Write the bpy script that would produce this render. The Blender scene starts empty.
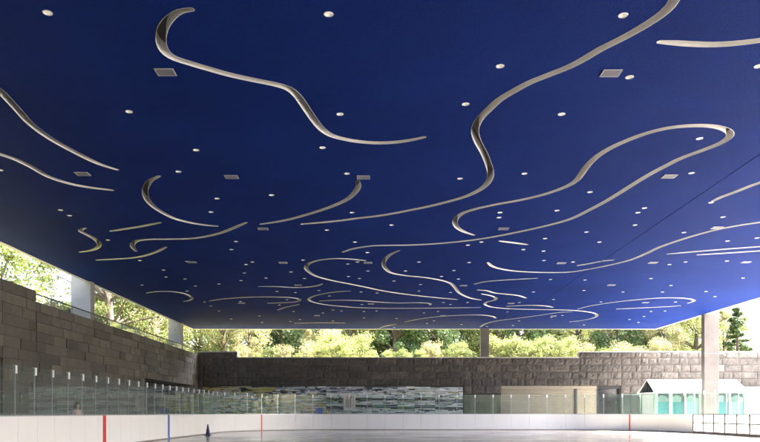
import bpy, bmesh, math, random
import numpy as np
from mathutils import Vector, Matrix, geometry
random.seed(7)
R = math.radians
scene = bpy.context.scene
COL = scene.collection

# ------------------------------------------------------------------ photo geometry
F, VX, VY, EYE = 700.0, 378.0, 413.0, 1.16        # focal length (px), vanishing point (px), eye height (m)
SOFFIT = EYE + 6.0
def on_soffit(px, py):                             # a photo point on the underside of the roof
    k = (SOFFIT - EYE) / (VY - py)
    return ((px - VX) * k, F * k)
def at_depth(px, py, d):
    return ((px - VX) * d / F, d, EYE + (VY - py) * d / F)

# ------------------------------------------------------------------ materials
MATS = {}
def mat(name):
    m = bpy.data.materials.new(name); m.use_nodes = True
    MATS[name] = m
    nt = m.node_tree
    return m, nt, nt.nodes['Principled BSDF'], nt.nodes['Material Output']
def N(nt, typ, **kw):
    n = nt.nodes.new(typ)
    for k, v in kw.items():
        setattr(n, k, v)
    return n
def ramp(nt, stops, fac=None):
    r = N(nt, 'ShaderNodeValToRGB')
    el = r.color_ramp.elements
    while len(el) < len(stops): el.new(0.5)
    for e, (p, c) in zip(el, stops):
        e.position = p; e.color = (*c, 1) if len(c) == 3 else c
    if fac is not None: nt.links.new(fac, r.inputs['Fac'])
    return r
def noise(nt, scale, detail=4, rough=.55, coord='Object', vec=None, stretch=None):
    n = N(nt, 'ShaderNodeTexNoise')
    n.inputs['Scale'].default_value = scale; n.inputs['Detail'].default_value = detail; n.inputs['Roughness'].default_value = rough
    tc = N(nt, 'ShaderNodeTexCoord')
    src = tc.outputs[coord]
    if stretch:
        mp = N(nt, 'ShaderNodeMapping'); mp.inputs['Scale'].default_value = stretch
        nt.links.new(src, mp.inputs['Vector']); src = mp.outputs['Vector']
    nt.links.new(src, n.inputs['Vector'])
    return n
def bump(nt, bsdf, height, strength=.3, dist=.02):
    b = N(nt, 'ShaderNodeBump'); b.inputs['Strength'].default_value = strength; b.inputs['Distance'].default_value = dist
    nt.links.new(height, b.inputs['Height']); nt.links.new(b.outputs['Normal'], bsdf.inputs['Normal'])
def simple(name, col, rough=.6, metal=0, var=.12, scale=6, bumpk=0, bscale=60, spec=.5, coord='Object'):
    m, nt, b, o = mat(name)
    n = noise(nt, scale, 5, coord=coord)
    lo = [max(0, c*(1-var)) for c in col]; hi = [min(1, c*(1+var)) for c in col]
    r = ramp(nt, [(.3, lo), (.7, hi)], n.outputs['Fac'])
    nt.links.new(r.outputs['Color'], b.inputs['Base Color'])
    b.inputs['Roughness'].default_value = rough; b.inputs['Metallic'].default_value = metal
    b.inputs['Specular IOR Level'].default_value = spec
    if bumpk:
        n2 = noise(nt, bscale, 4, coord=coord); bump(nt, b, n2.outputs['Fac'], bumpk)
    return m

# deep blue acoustic plaster of the soffit
m, nt, b, o = mat('soffit_blue')
n1 = noise(nt, .35, 8, .65); n2 = noise(nt, 14, 6, .8)
mx = N(nt, 'ShaderNodeMix', data_type='FLOAT'); mx.inputs[0].default_value = .5
nt.links.new(n1.outputs['Fac'], mx.inputs[2]); nt.links.new(n2.outputs['Fac'], mx.inputs[3])
r = ramp(nt, [(.36, (.0013, .0126, .108)), (.5, (.0019, .0170, .134)), (.64, (.0032, .0222, .163))], mx.outputs[0])
nt.links.new(r.outputs['Color'], b.inputs['Base Color'])
b.inputs['Roughness'].default_value = .75; b.inputs['Specular IOR Level'].default_value = .05
n3 = noise(nt, 30, 6, .8); bump(nt, b, n3.outputs['Fac'], .8, .03)

simple('groove_white', (.62, .61, .585), .5, var=.08, scale=3)
simple('groove_top', (.055, .05, .045), .6)
simple('trim_pale', (.62, .60, .56), .45)
m, nt, b, o = mat('lamp_lit')
b.inputs['Base Color'].default_value = (.9, .9, .88, 1); b.inputs['Emission Color'].default_value = (1, .96, .88, 1); b.inputs['Emission Strength'].default_value = .10
simple('lamp_reflector', (.85, .83, .78), .35, var=.03)
simple('frame_grey', (.36, .36, .38), .4)
simple('panel_grey', (.18, .18, .20), .4, metal=.0, var=.05)
simple('fascia', (.45, .44, .44), .5)
simple('joint_dark', (.004, .005, .02), .8)
simple('roof_top', (.3, .3, .3), .8)
simple('concrete_pale', (.185, .18, .175), .75, var=.14, scale=1.3, bumpk=.15, bscale=25)
simple('granite_column', (.10, .088, .078), .7, var=.2, scale=1.6, bumpk=.15, bscale=25)
simple('steel_dark', (.06, .06, .062), .4, metal=.6)
simple('steel_grey', (.42, .43, .43), .35, metal=.7)
simple('white_metal', (.8, .8, .78), .35, var=.03)
simple('red_paint', (.52, .035, .03), .4, var=.1)
simple('blue_paint', (.03, .10, .42), .4, var=.1)
simple('kick_plate', (.20, .17, .15), .55, var=.3, scale=2)
simple('cone_navy', (.012, .018, .085), .45, var=.2)
simple('bin_blue', (.02, .12, .5), .4)
simple('skin', (.55, .33, .25), .55, var=.06)
simple('hair_brown', (.07, .022, .015), .6, var=.3, scale=40)
simple('jacket_pink', (.62, .40, .39), .8, var=.12, scale=20)
simple('trousers_dark', (.03, .03, .045), .8)
simple('shoe_dark', (.03, .03, .03), .6)
simple('shutter_beige', (.31, .265, .195), .42, var=.07, scale=2)
simple('door_black', (.012, .013, .014), .25)
simple('recess_dark', (.03, .03, .03), .8)
simple('teal_panel', (.09, .33, .38), .4, var=.08)
simple('green_panel', (.11, .22, .13), .5, var=.15)
simple('violet_panel', (.13, .15, .33), .45, var=.12)
simple('yellow_paint', (.45, .34, .10), .5)
simple('roof_white', (.78, .78, .77), .5, var=.03)
simple('dark_drape', (.05, .055, .06), .7)
simple('bark', (.055, .042, .032), .9, var=.35, scale=12, bumpk=.6, bscale=20)
simple('coping', (.52, .50, .47), .7, var=.12, scale=2)
simple('poster_white', (.72, .66, .63), .5, var=.05)
simple('poster_pink', (.55, .30, .26), .5)
simple('poster_dark', (.06, .05, .06), .5)

# white dasher boards with faint scuffs
m, nt, b, o = mat('board_white')
n1 = noise(nt, 1.1, 6, .6, stretch=(1, 1, .35)); n2 = noise(nt, 14, 5, .7, stretch=(1, 1, 6))
mx = N(nt, 'ShaderNodeMix', data_type='FLOAT'); mx.inputs[0].default_value = .45
nt.links.new(n1.outputs['Fac'], mx.inputs[2]); nt.links.new(n2.outputs['Fac'], mx.inputs[3])
r = ramp(nt, [(.28, (.62, .60, .56)), (.42, (.77, .75, .71)), (.7, (.80, .785, .75))], mx.outputs[0])
nt.links.new(r.outputs['Color'], b.inputs['Base Color']); b.inputs['Roughness'].default_value = .38

# the translucent sheet of the sunlit boards
m, nt, b, o = mat('board_translucent')
b.inputs['Base Color'].default_value = (.8, .79, .75, 1); b.inputs['Roughness'].default_value = .4
tr = N(nt, 'ShaderNodeBsdfTranslucent'); tr.inputs['Color'].default_value = (.88, .87, .83, 1)
ms = N(nt, 'ShaderNodeMixShader')
n1 = noise(nt, 1.5, 4); mr = N(nt, 'ShaderNodeMapRange'); mr.inputs['To Min'].default_value = .55; mr.inputs['To Max'].default_value = .75
nt.links.new(n1.outputs['Fac'], mr.inputs['Value']); nt.links.new(mr.outputs['Result'], ms.inputs['Fac'])
nt.links.new(b.outputs['BSDF'], ms.inputs[1]); nt.links.new(tr.outputs['BSDF'], ms.inputs[2])
nt.links.new(ms.outputs['Shader'], o.inputs['Surface'])

# glass: thin sheet, Schlick reflection, a little dust
def glass(name, tint, dust=.03, f0=.05, rough=.01):
    m, nt, b, o = mat(name)
    nt.nodes.remove(b)
    g = N(nt, 'ShaderNodeNewGeometry')
    dt = N(nt, 'ShaderNodeVectorMath', operation='DOT_PRODUCT')
    nt.links.new(g.outputs['Incoming'], dt.inputs[0]); nt.links.new(g.outputs['Normal'], dt.inputs[1])
    ab = N(nt, 'ShaderNodeMath', operation='ABSOLUTE'); nt.links.new(dt.outputs['Value'], ab.inputs[0])
    om = N(nt, 'ShaderNodeMath', operation='SUBTRACT'); om.inputs[0].default_value = 1; nt.links.new(ab.outputs[0], om.inputs[1])
    pw = N(nt, 'ShaderNodeMath', operation='POWER'); nt.links.new(om.outputs[0], pw.inputs[0]); pw.inputs[1].default_value = 5
    ma = N(nt, 'ShaderNodeMath', operation='MULTIPLY_ADD'); nt.links.new(pw.outputs[0], ma.inputs[0]); ma.inputs[1].default_value = 1-f0; ma.inputs[2].default_value = f0
    t = N(nt, 'ShaderNodeBsdfTransparent'); t.inputs['Color'].default_value = (*tint, 1)
    gl = N(nt, 'ShaderNodeBsdfGlossy'); gl.inputs['Roughness'].default_value = rough; gl.inputs['Color'].default_value = (.95, 1, .98, 1)
    ms = N(nt, 'ShaderNodeMixShader')
    nt.links.new(ma.outputs[0], ms.inputs['Fac']); nt.links.new(t.outputs[0], ms.inputs[1]); nt.links.new(gl.outputs[0], ms.inputs[2])
    df = N(nt, 'ShaderNodeBsdfDiffuse'); df.inputs['Color'].default_value = (.75, .78, .76, 1)
    n = noise(nt, 2.2, 6, .65)
    mr = N(nt, 'ShaderNodeMapRange'); mr.inputs['From Min'].default_value = .3; mr.inputs['From Max'].default_value = .75
    mr.inputs['To Min'].default_value = dust*.4; mr.inputs['To Max'].default_value = dust*1.6
    nt.links.new(n.outputs['Fac'], mr.inputs['Value'])
    m2 = N(nt, 'ShaderNodeMixShader'); nt.links.new(mr.outputs['Result'], m2.inputs['Fac'])
    nt.links.new(ms.outputs[0], m2.inputs[1]); nt.links.new(df.outputs[0], m2.inputs[2])
    nt.links.new(m2.outputs[0], o.inputs['Surface'])
    return m
glass('rink_glass', (.93, .97, .955), .022, .05)
glass('guard_glass', (.93, .93, .89), .03)
glass('booth_glass', (.62, .80, .78), .012, .06)

# stone: each block its own tone
def stone(name, cols, bscale=16, bstr=.5, speck=.25):
    m, nt, b, o = mat(name)
    g = N(nt, 'ShaderNodeNewGeometry')
    r = ramp(nt, [(i/(len(cols)-1), c) for i, c in enumerate(cols)], g.outputs['Random Per Island'])
    n1 = noise(nt, 2.1, 7, .65); n2 = noise(nt, 45, 4, .7)
    mx = N(nt, 'ShaderNodeMix', data_type='FLOAT'); mx.inputs[0].default_value = .5
    nt.links.new(n1.outputs['Fac'], mx.inputs[2]); nt.links.new(n2.outputs['Fac'], mx.inputs[3])
    r2 = ramp(nt, [(.3, (1-speck*1.6,)*3), (.55, (1, 1, 1)), (.75, (1+speck,)*3)], mx.outputs[0])
    mul = N(nt, 'ShaderNodeMix', data_type='RGBA', blend_type='MULTIPLY'); mul.inputs[0].default_value = 1
    nt.links.new(r.outputs['Color'], mul.inputs[6]); nt.links.new(r2.outputs['Color'], mul.inputs[7])
    nt.links.new(mul.outputs[2], b.inputs['Base Color'])
    b.inputs['Roughness'].default_value = .82; b.inputs['Specular IOR Level'].default_value = .3
    n3 = noise(nt, bscale, 6, .7); bump(nt, b, n3.outputs['Fac'], bstr, .04)
    return m
stone('granite_sawn', [(.08, .073, .064), (.115, .106, .092), (.14, .128, .11), (.095, .087, .076), (.18, .163, .14)], 22, .3)
stone('granite_rough', [(.075, .067, .058), (.105, .092, .08), (.085, .075, .066), (.13, .113, .098)], 9, .9, .4)
stone('granite_green', [(.10, .12, .075), (.11, .13, .08)], 30, .3, .5)
simple('mortar', (.16, .15, .135), .9)

# floor of the rink: worn wet sheet that mirrors at grazing angles
m, nt, b, o = mat('rink_floor')
n1 = noise(nt, .12, 5, .5); n2 = noise(nt, .35, 5, .5)
r = ramp(nt, [(.3, (.40, .36, .31)), (.7, (.46, .415, .365))], n1.outputs['Fac'])
nt.links.new(r.outputs['Color'], b.inputs['Base Color'])
r2 = ramp(nt, [(.3, (.13,)*3), (.7, (.20,)*3)], n2.outputs['Fac'])
nt.links.new(r2.outputs['Color'], b.inputs['Roughness'])
m, nt, b, o = mat('paving')
n1 = noise(nt, .4, 8, .6)
br = N(nt, 'ShaderNodeTexBrick'); br.inputs['Scale'].default_value = 1; br.inputs['Mortar Size'].default_value = .012
br.inputs['Brick Width'].default_value = 1.2; br.inputs['Row Height'].default_value = .6
br.inputs['Color1'].default_value = (.42, .40, .375, 1); br.inputs['Color2'].default_value = (.48, .46, .43, 1); br.inputs['Mortar'].default_value = (.25, .24, .22, 1)
tc = N(nt, 'ShaderNodeTexCoord'); nt.links.new(tc.outputs['Object'], br.inputs['Vector'])
nt.links.new(br.outputs['Color'], b.inputs['Base Color']); b.inputs['Roughness'].default_value = .8
m, nt, b, o = mat('grass_slope')
n1 = noise(nt, .3, 8, .65); n2 = noise(nt, 5, 6, .7)
mx = N(nt, 'ShaderNodeMix', data_type='FLOAT'); mx.inputs[0].default_value = .5
nt.links.new(n1.outputs['Fac'], mx.inputs[2]); nt.links.new(n2.outputs['Fac'], mx.inputs[3])
r = ramp(nt, [(.35, (.09, .11, .03)), (.5, (.26, .24, .07)), (.65, (.32, .27, .10))], mx.outputs[0])
nt.links.new(r.outputs['Color'], b.inputs['Base Color']); b.inputs['Roughness'].default_value = .95
bump(nt, b, n2.outputs['Fac'], .8, .1)
simple('far_ground', (.12, .13, .06), .95, var=.3, scale=.05)

# foliage
def leaf(name, cols, transl=.45):
    m, nt, b, o = mat(name)
    g = N(nt, 'ShaderNodeNewGeometry'); oi = N(nt, 'ShaderNodeObjectInfo')
    r = ramp(nt, [(i/(len(cols)-1), c) for i, c in enumerate(cols)], g.outputs['Random Per Island'])
    hs = N(nt, 'ShaderNodeHueSaturation')
    mr = N(nt, 'ShaderNodeMapRange'); mr.inputs['To Min'].default_value = .75; mr.inputs['To Max'].default_value = 1.25
    nt.links.new(oi.outputs['Random'], mr.inputs['Value']); nt.links.new(mr.outputs['Result'], hs.inputs['Value'])
    nt.links.new(r.outputs['Color'], hs.inputs['Color'])
    nt.links.new(hs.outputs['Color'], b.inputs['Base Color']); b.inputs['Roughness'].default_value = .6
    tr = N(nt, 'ShaderNodeBsdfTranslucent'); nt.links.new(hs.outputs['Color'], tr.inputs['Color'])
    ms = N(nt, 'ShaderNodeMixShader'); ms.inputs['Fac'].default_value = transl
    nt.links.new(b.outputs['BSDF'], ms.inputs[1]); nt.links.new(tr.outputs['BSDF'], ms.inputs[2])
    nt.links.new(ms.outputs['Shader'], o.inputs['Surface'])
leaf('leaf_dark', [(.03, .062, .022), (.05, .09, .03), (.075, .12, .042), (.10, .14, .045)], .4)
leaf('leaf_green', [(.05, .085, .02), (.08, .12, .03), (.11, .14, .035), (.15, .15, .04)])
leaf('leaf_autumn', [(.07, .105, .03), (.12, .155, .045), (.17, .185, .06), (.20, .16, .055)])
leaf('leaf_yellow', [(.10, .15, .038), (.18, .215, .06), (.25, .26, .08), (.15, .19, .065)])
leaf('leaf_pale', [(.14, .16, .06), (.22, .22, .10), (.30, .26, .14)])

# ------------------------------------------------------------------ object helpers
def tag(o, label, cat, group=None, kind=None):
    if label: o['label'] = label
    if cat: o['category'] = cat
    if group: o['group'] = group
    o['kind'] = kind or 'thing'
    return o
def empty(name, loc=(0, 0, 0), rz=0):
    o = bpy.data.objects.new(name, None); o.location = loc; o.rotation_euler = (0, 0, rz); o.empty_display_size = .3
    COL.objects.link(o); return o
class MB:
    """collects faces of several materials into one mesh object"""
    def __init__(s): s.v = []; s.f = []; s.mi = []; s.mats = []
    def m(s, name):
        if name not in s.mats: s.mats.append(name)
        return s.mats.index(name)
    def face(s, pts, mn):
        i = len(s.v); s.v += [tuple(p) for p in pts]; s.f.append(tuple(range(i, i+len(pts)))); s.mi.append(s.m(mn))
    def box(s, lo, hi, mn, M=None):
        (a, b, c), (d, e, f) = lo, hi
        P = [Vector(p) for p in ((a,b,c),(d,b,c),(d,e,c),(a,e,c),(a,b,f),(d,b,f),(d,e,f),(a,e,f))]
        if M is not None: P = [M @ p for p in P]
        i = len(s.v); s.v += [tuple(p) for p in P]; k = s.m(mn)
        for q in ((0,3,2,1),(4,5,6,7),(0,1,5,4),(1,2,6,5),(2,3,7,6),(3,0,4,7)):
            s.f.append(tuple(i+t for t in q)); s.mi.append(k)
    def tube(s, pts, rads, mn, n=8, cap=True):
        k = s.m(mn); rings = []
        pts = [Vector(p) for p in pts]
        for j, p in enumerate(pts):
            d = (pts[min(j+1, len(pts)-1)] - pts[max(j-1, 0)]).normalized()
            a = d.orthogonal().normalized() if abs(d.z) > .9 else d.cross(Vector((0, 0, 1))).normalized()
            b = d.cross(a)
            r = rads[j] if hasattr(rads, '__len__') else rads
            i = len(s.v)
            for q in range(n):
                t = 2*math.pi*q/n
                s.v.append(tuple(p + a*math.cos(t)*r + b*math.sin(t)*r))
            rings.append(i)
        for i0, i1 in zip(rings, rings[1:]):
            for q in range(n):
                s.f.append((i0+q, i0+(q+1) % n, i1+(q+1) % n, i1+q)); s.mi.append(k)
        if cap:
            s.f.append(tuple(rings[0]+q for q in range(n))[::-1]); s.mi.append(k)
            s.f.append(tuple(rings[-1]+q for q in range(n))); s.mi.append(k)
    def lathe(s, prof, mn, n=20, c=(0, 0)):
        k = s.m(mn); rings = []
        for r, z in prof:
            i = len(s.v); rings.append(i)
            for q in range(n):
                t = 2*math.pi*q/n; s.v.append((c[0]+r*math.cos(t), c[1]+r*math.sin(t), z))
        for i0, i1 in zip(rings, rings[1:]):
            for q in range(n):
                s.f.append((i0+q, i0+(q+1) % n, i1+(q+1) % n, i1+q)); s.mi.append(k)
    def build(s, name, parent=None, smooth=False, loc=(0, 0, 0)):
        me = bpy.data.meshes.new(name); me.from_pydata(s.v, [], s.f); me.update()
        for mn in s.mats: me.materials.append(MATS[mn])
        me.polygons.foreach_set('material_index', s.mi)
        if smooth: me.polygons.foreach_set('use_smooth', [True]*len(s.f))
        o = bpy.data.objects.new(name, me); o.location = loc; COL.objects.link(o)
        if parent: o.parent = parent
        return o
def bevel(o, w=.01, seg=2):
    md = o.modifiers.new('bevel', 'BEVEL'); md.width = w; md.segments = seg; md.limit_method = 'ANGLE'; return o
def dup(root, loc=None, rz=None, scale=None):
    r = root.copy(); COL.objects.link(r)
    if loc is not None: r.location = loc
    if rz is not None: r.rotation_euler = (0, 0, rz)
    if scale is not None: r.scale = scale
    for ch in list(root.children):
        c = ch.copy(); COL.objects.link(c); c.parent = r
        for g in list(ch.children):
            d = g.copy(); COL.objects.link(d); d.parent = c
    return r

# ------------------------------------------------------------------ the roof canopy
XL, XR, YB, YF = -13.2, 19.8, -19.5, 50.0  # unseen rear of the roof extended to the building to keep sky light out
GROOVES = [  # (phrase used in labels, photo trace of the centre line)
 ('hooked groove at upper left', [(191,9),(180,11),(172,16),(165,24),(161.5,33),(161,41),(163,48),(168,54),(176,58.5),(190,63),(205,67.5),(230,74.5),(255,80),(275,84),(288,88),(296,94),(302,102),(308,111),(315,121),(322,129),(331,135),(345,139),(360,141.5),(380,142.7),(400,141.5),(415,139),(424,137)]),
 ('upper diagonal groove at left edge', [(-40,55),(-20,75),(0,91),(18,110),(30,123),(50,138),(75,152),(100,164),(117,169.5)]),
 ('lower diagonal groove at left edge', [(-30,144),(-15,149),(0,154),(15,159),(30,166),(50,177),(70,183.5),(90,187.3),(112,190)]),
 ('C-shaped groove at left', [(159,176),(151,180),(146.5,186),(145,192),(147,199),(153,206),(162,212),(175,218.5),(190,222.5),(205,225),(217,226)]),
 ('rising hooked groove left of centre', [(261,224),(275,222),(290,219),(315,212),(335,205),(348,198.5),(355,192),(358.5,186),(358,181)]),
 ('short bow-shaped groove at left', [(97,260),(115,259),(135,257.5),(150,254),(160,250),(166,247)]),
 ('flat hooked groove at left', [(136,251),(133,247.5),(133,243.5),(138,240.5),(150,239.3),(170,239),(190,238.5),(205,236.5),(220,233),(232,228.5),(240,225),(246,222.5)]),
 ('small S-shaped groove at left', [(80,252),(90,250.5),(97.5,247.5),(99,243.5),(95,239),(88,235),(82,232),(80.5,230),(85,228)]),
 ('straight short groove at left', [(111,231),(120,229.5),(140,226.5),(150,224.5),(160,222.5)]),
 ('long S-shaped groove at centre', [(686,-24),(680,-10),(674,0),(670,6),(660,15),(640,28),(620,39),(600,49),(585,58),(570,66),(550,74),(530,82),(515,90),(500,99),(490,108),(482,116),(477,123),(475,130),(476,137),(479,144),(484,153),(488,163),(490.5,172),(490,178),(486,184.5),(478,190.5),(465,196.5),(450,201),(430,206),(410,210),(395,213),(380,215.5),(355,218.5),(340,220.5),(320,222.5),(302,224)]),
 ('big looping groove', [(474,235),(465,232),(458,228),(455,223),(456.5,218),(463,213),(475,209),(495,204.5),(520,200),(545,194),(568,185.5),(577,179.5),(582,173),(587,166),(596,157),(610,148),(630,139),(650,132),(670,127.5),(690,125.5),(710,125.7),(722,128),(729,131.5),(730,135.5),(726,139.5),(718,144),(700,151),(680,158.5),(665,166),(650,174),(635,183),(620,192.5),(605,201.5),(590,209.5),(570,219),(545,226),(520,231.5),(495,236.5),(470,240.3),(440,243.3),(410,245),(385,245.3),(370,246),(352,249),(343,252)]),
 ('flat groove at upper right', [(660,41.5),(675,42.5),(700,44),(720,44),(740,42.5),(760,40),(800,34)]),
 ('short rising groove at right edge', [(713,201),(720,197.5),(735,192),(750,186),(760,182.5),(790,172)]),
 ('long sweeping groove at right', [(488,262.5),(492,266),(500,268.7),(515,271),(530,272),(550,272.5),(570,272),(590,269),(610,265),(630,260),(645,254),(660,247),(680,240),(700,234),(720,229),(740,225.2),(760,222.3),(790,218)]),
 ('upper straight groove at right edge', [(668,254),(690,252),(720,249.5),(740,248),(760,246.5),(790,244)]),
 ('lower straight groove at right edge', [(698,254.8),(730,252.8),(760,250.8),(790,248.8)]),
 ('short straight groove right of centre', [(578,265.5),(590,263.5),(603,261),(613,260)]),
 ('hairpin groove at centre', [(365,260.5),(350,259),(335,258.5),(320,260),(310,263),(306,267),(308,271),(316,276),(330,280),(350,284),(365,287),(380,290.2),(400,293.5),(430,297),(457,299.5)]),
 ('wavy S-shaped groove below centre', [(399,250.5),(391,254),(385.5,259),(383.5,264),(386,269),(392,273),(405,275.5),(425,277.5),(440,280),(450,283),(455,287.5),(459,292.5),(466,296.5),(474,299),(481,300)]),
 ('short dash groove at centre', [(500,241),(512,242.5),(527,244.5)]),
 ('thin curled groove left of centre', [(259,286.5),(275,286.5),(295,287.5),(308,287),(318,285.5),(322,284)]),
 ('far hooked groove at left', [(147,293),(155,291.7),(170,291.5),(182,293),(190,296),(192,298.5),(189,300.5),(184,301.5)]),
 ('far hairpin groove at left', [(210,301),(220,299.3),(235,298),(255,297),(275,297),(290,297.5),(299,299),(299,300.8),(294,302),(282,302.8),(268,303.2)]),
 ('tiny straight groove at left', [(278,310),(285,307.5),(299,304.5)]),
 ('far oval groove at centre', [(350,291),(335,292),(320,294.5),(311,297.3),(309,299.7),(314,302.3),(325,304.6),(345,306.7),(360,307.7),(380,308.2),(420,308.2),(480,307.5)]),
 ('thin blade groove inside the oval', [(320,301),(340,300.2),(360,300.7),(380,302.2),(400,303),(420,302.7),(430,303.6),(430,305)]),
 ('far bow groove at centre', [(405,322),(420,319),(440,316.5),(460,315.3),(480,315),(493,316.5),(496,318.3)]),
 ('far rising groove beside the end column', [(480,327),(488,323),(500,320.5),(520,318),(540,315.3),(560,312.4),(572,311.8)]),
 ('far hooked groove right of centre', [(482,294),(490,295.5),(496,298),(494,300.3),(487,302),(485,304),(490,306.6),(505,308.5),(530,309.4),(555,309.8),(570,310.2),(585,311.5),(595,313.5),(597,316),(591,318.7),(580,320.7),(570,321.8)]),
 ('inner blade groove right of centre', [(507,306.3),(530,305.3),(546,306),(553,307.3)]),
 ('small wave groove right of centre', [(478,290),(486,290.5),(495,293),(505,294),(518,295.5),(526,298)]),
 ('far hairpin groove at right', [(578,309),(590,306),(602,304),(620,301.5),(640,299.5),(660,298),(680,298),(691,299.2),(694,301),(688,303.3)]),
 ('thin straight groove at far right', [(617,309),(640,308),(670,306.5),(680,305.7)]),
 ('faint bow groove right of centre', [(475,284),(485,281.7),(505,280),(530,278.6),(537,278.2)]),
 ('farthest straight groove', [(295,323.3),(320,322.8),(345,323)]),
 ('farthest short groove', [(380,328),(387,326),(396,324)]),
]
LIGHTS = [(47.5,12.5),(129,111.5),(328.5,14),(500,66),(465.5,104),(623,15),(629.5,77),(758.5,66),(178.5,171.5),(60.5,210),(69.5,215.5),(0,170),
 (196,150),(322.5,147.5),(340,114),(347,173.5),(217,198.5),(271.5,195),(211,212),(352,212.5),(561.5,114),(460,178.5),(524.5,173.5),(500,212.5),(499,217.5),(557,210.5),
 (699.5,138.5),(590,192),(691.5,173),(644.5,208),(638,212.5),(723,217),(711,202.5),
 (108,240),(140,260.5),(163.5,270),(166,277),(185,279),(187,291),(142,285),(187,261.5),
 (327,230),(236,241.5),(231.5,249.5),(355,242),(367.5,252.5),(252.5,262),(246,264.5),(244.5,273),(241,280.5),(266,278),(303,260),(291,272),(304.5,278.5),(348,264),(357.5,262),(368,271),(348.5,276.5),(359.5,278.5),(219,284),(195.5,286),(277,291.5),(295.5,292.5),(319,290.5),(361,292),(329.5,296),(279.5,305),(287,299.8),(204.5,302),(240.5,301.5),(211,306),(219,311),(259.5,316),(262,322.5),(293.5,311.5),(323,313),(333,310),(341.5,311),(364,311.5),(362,304.5),(300,319.5),(333,321),(376.5,311),(377,293),(364,318),(231,319),(290.5,321.5),
 (391.5,225),(468,245),(481.5,242),(545,238.5),(523.5,249.5),(543.5,251),(544,260.5),(419,262),(405.5,271),(394,281),(420.5,284.5),(419,291),(441.5,276.5),(458.5,279),(454,270.5),(469,262.5),(450.5,292.5),(443.5,302.5),(450.5,304.5),(467.5,302.5),(533.5,292),(550.5,279.5),(553.5,299.5),(519.5,302.5),(507.5,312),(424,313),(438,311.5),(396.5,318.5),(434,321),(461.5,324.5),(427,323.5),(513,325.5),(551.5,317.5),(562.5,315.5),(394,327.3),(487,326.5),(519,321),
 (586.5,232),(635,225),(599.5,242),(684,232.5),(727.5,241),(757,238),(573,262),(669.5,264.5),(685.5,262),(727,261),(743,278),(651,278.5),(585,280),(584,290.5),(623,292),(662.5,292),(671,285.5),(706,291.5),(715,296.5),(601,302),(675.5,302),(651,311.5),(665,311),(644,316.5),(629.5,319.5),(638.5,322.5),(584,325)]
PANELS = [(165.5,71.5),(611,72.5),(82.5,173.5),(231.5,176.5),(363.5,177),(669.5,176),(263,228.5),(503.5,228.5),(717,227.5),
 (283,262.5),(192,262),(368,262.5),(561.5,263),(653,262.5),(746,262),(298,285),(463.5,285.5),(611.5,285),(241.5,303),(371,303.8),(511,303.3),(645.5,302.5),(317,315.5),(443,315.5),(553.5,316)]

def catmull(P, step=.12):
    P = [Vector((x, y)) for x, y in P]
    P = [P[0]*2-P[1]] + P + [P[-1]*2-P[-2]]
    out = []
    for i in range(1, len(P)-2):
        p0, p1, p2, p3 = P[i-1:i+3]
        n = max(2, min(40, int((p2-p1).length/step)))
        t0 = 0; t1 = t0 + max((p1-p0).length, 1e-4)**.5; t2 = t1 + max((p2-p1).length, 1e-4)**.5; t3 = t2 + max((p3-p2).length, 1e-4)**.5
        for k in range(n):
            t = t1 + (t2-t1)*k/n
            A1 = p0*((t1-t)/(t1-t0))+p1*((t-t0)/(t1-t0)); A2 = p1*((t2-t)/(t2-t1))+p2*((t-t1)/(t2-t1)); A3 = p2*((t3-t)/(t3-t2))+p3*((t-t2)/(t3-t2))
            B1 = A1*((t2-t)/(t2-t0))+A2*((t-t0)/(t2-t0)); B2 = A2*((t3-t)/(t3-t1))+A3*((t-t1)/(t3-t1))
            out.append(B1*((t2-t)/(t2-t1))+B2*((t-t1)/(t2-t1)))
    out.append(P[-2])
    return out
def offset(C, w):
    L, Rr = [], []
    for i, p in enumerate(C):
        d = (C[min(i+1, len(C)-1)] - C[max(i-1, 0)]).normalized()
        n = Vector((-d.y, d.x)); L.append(p+n*w); Rr.append(p-n*w)
    return L, Rr

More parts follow.
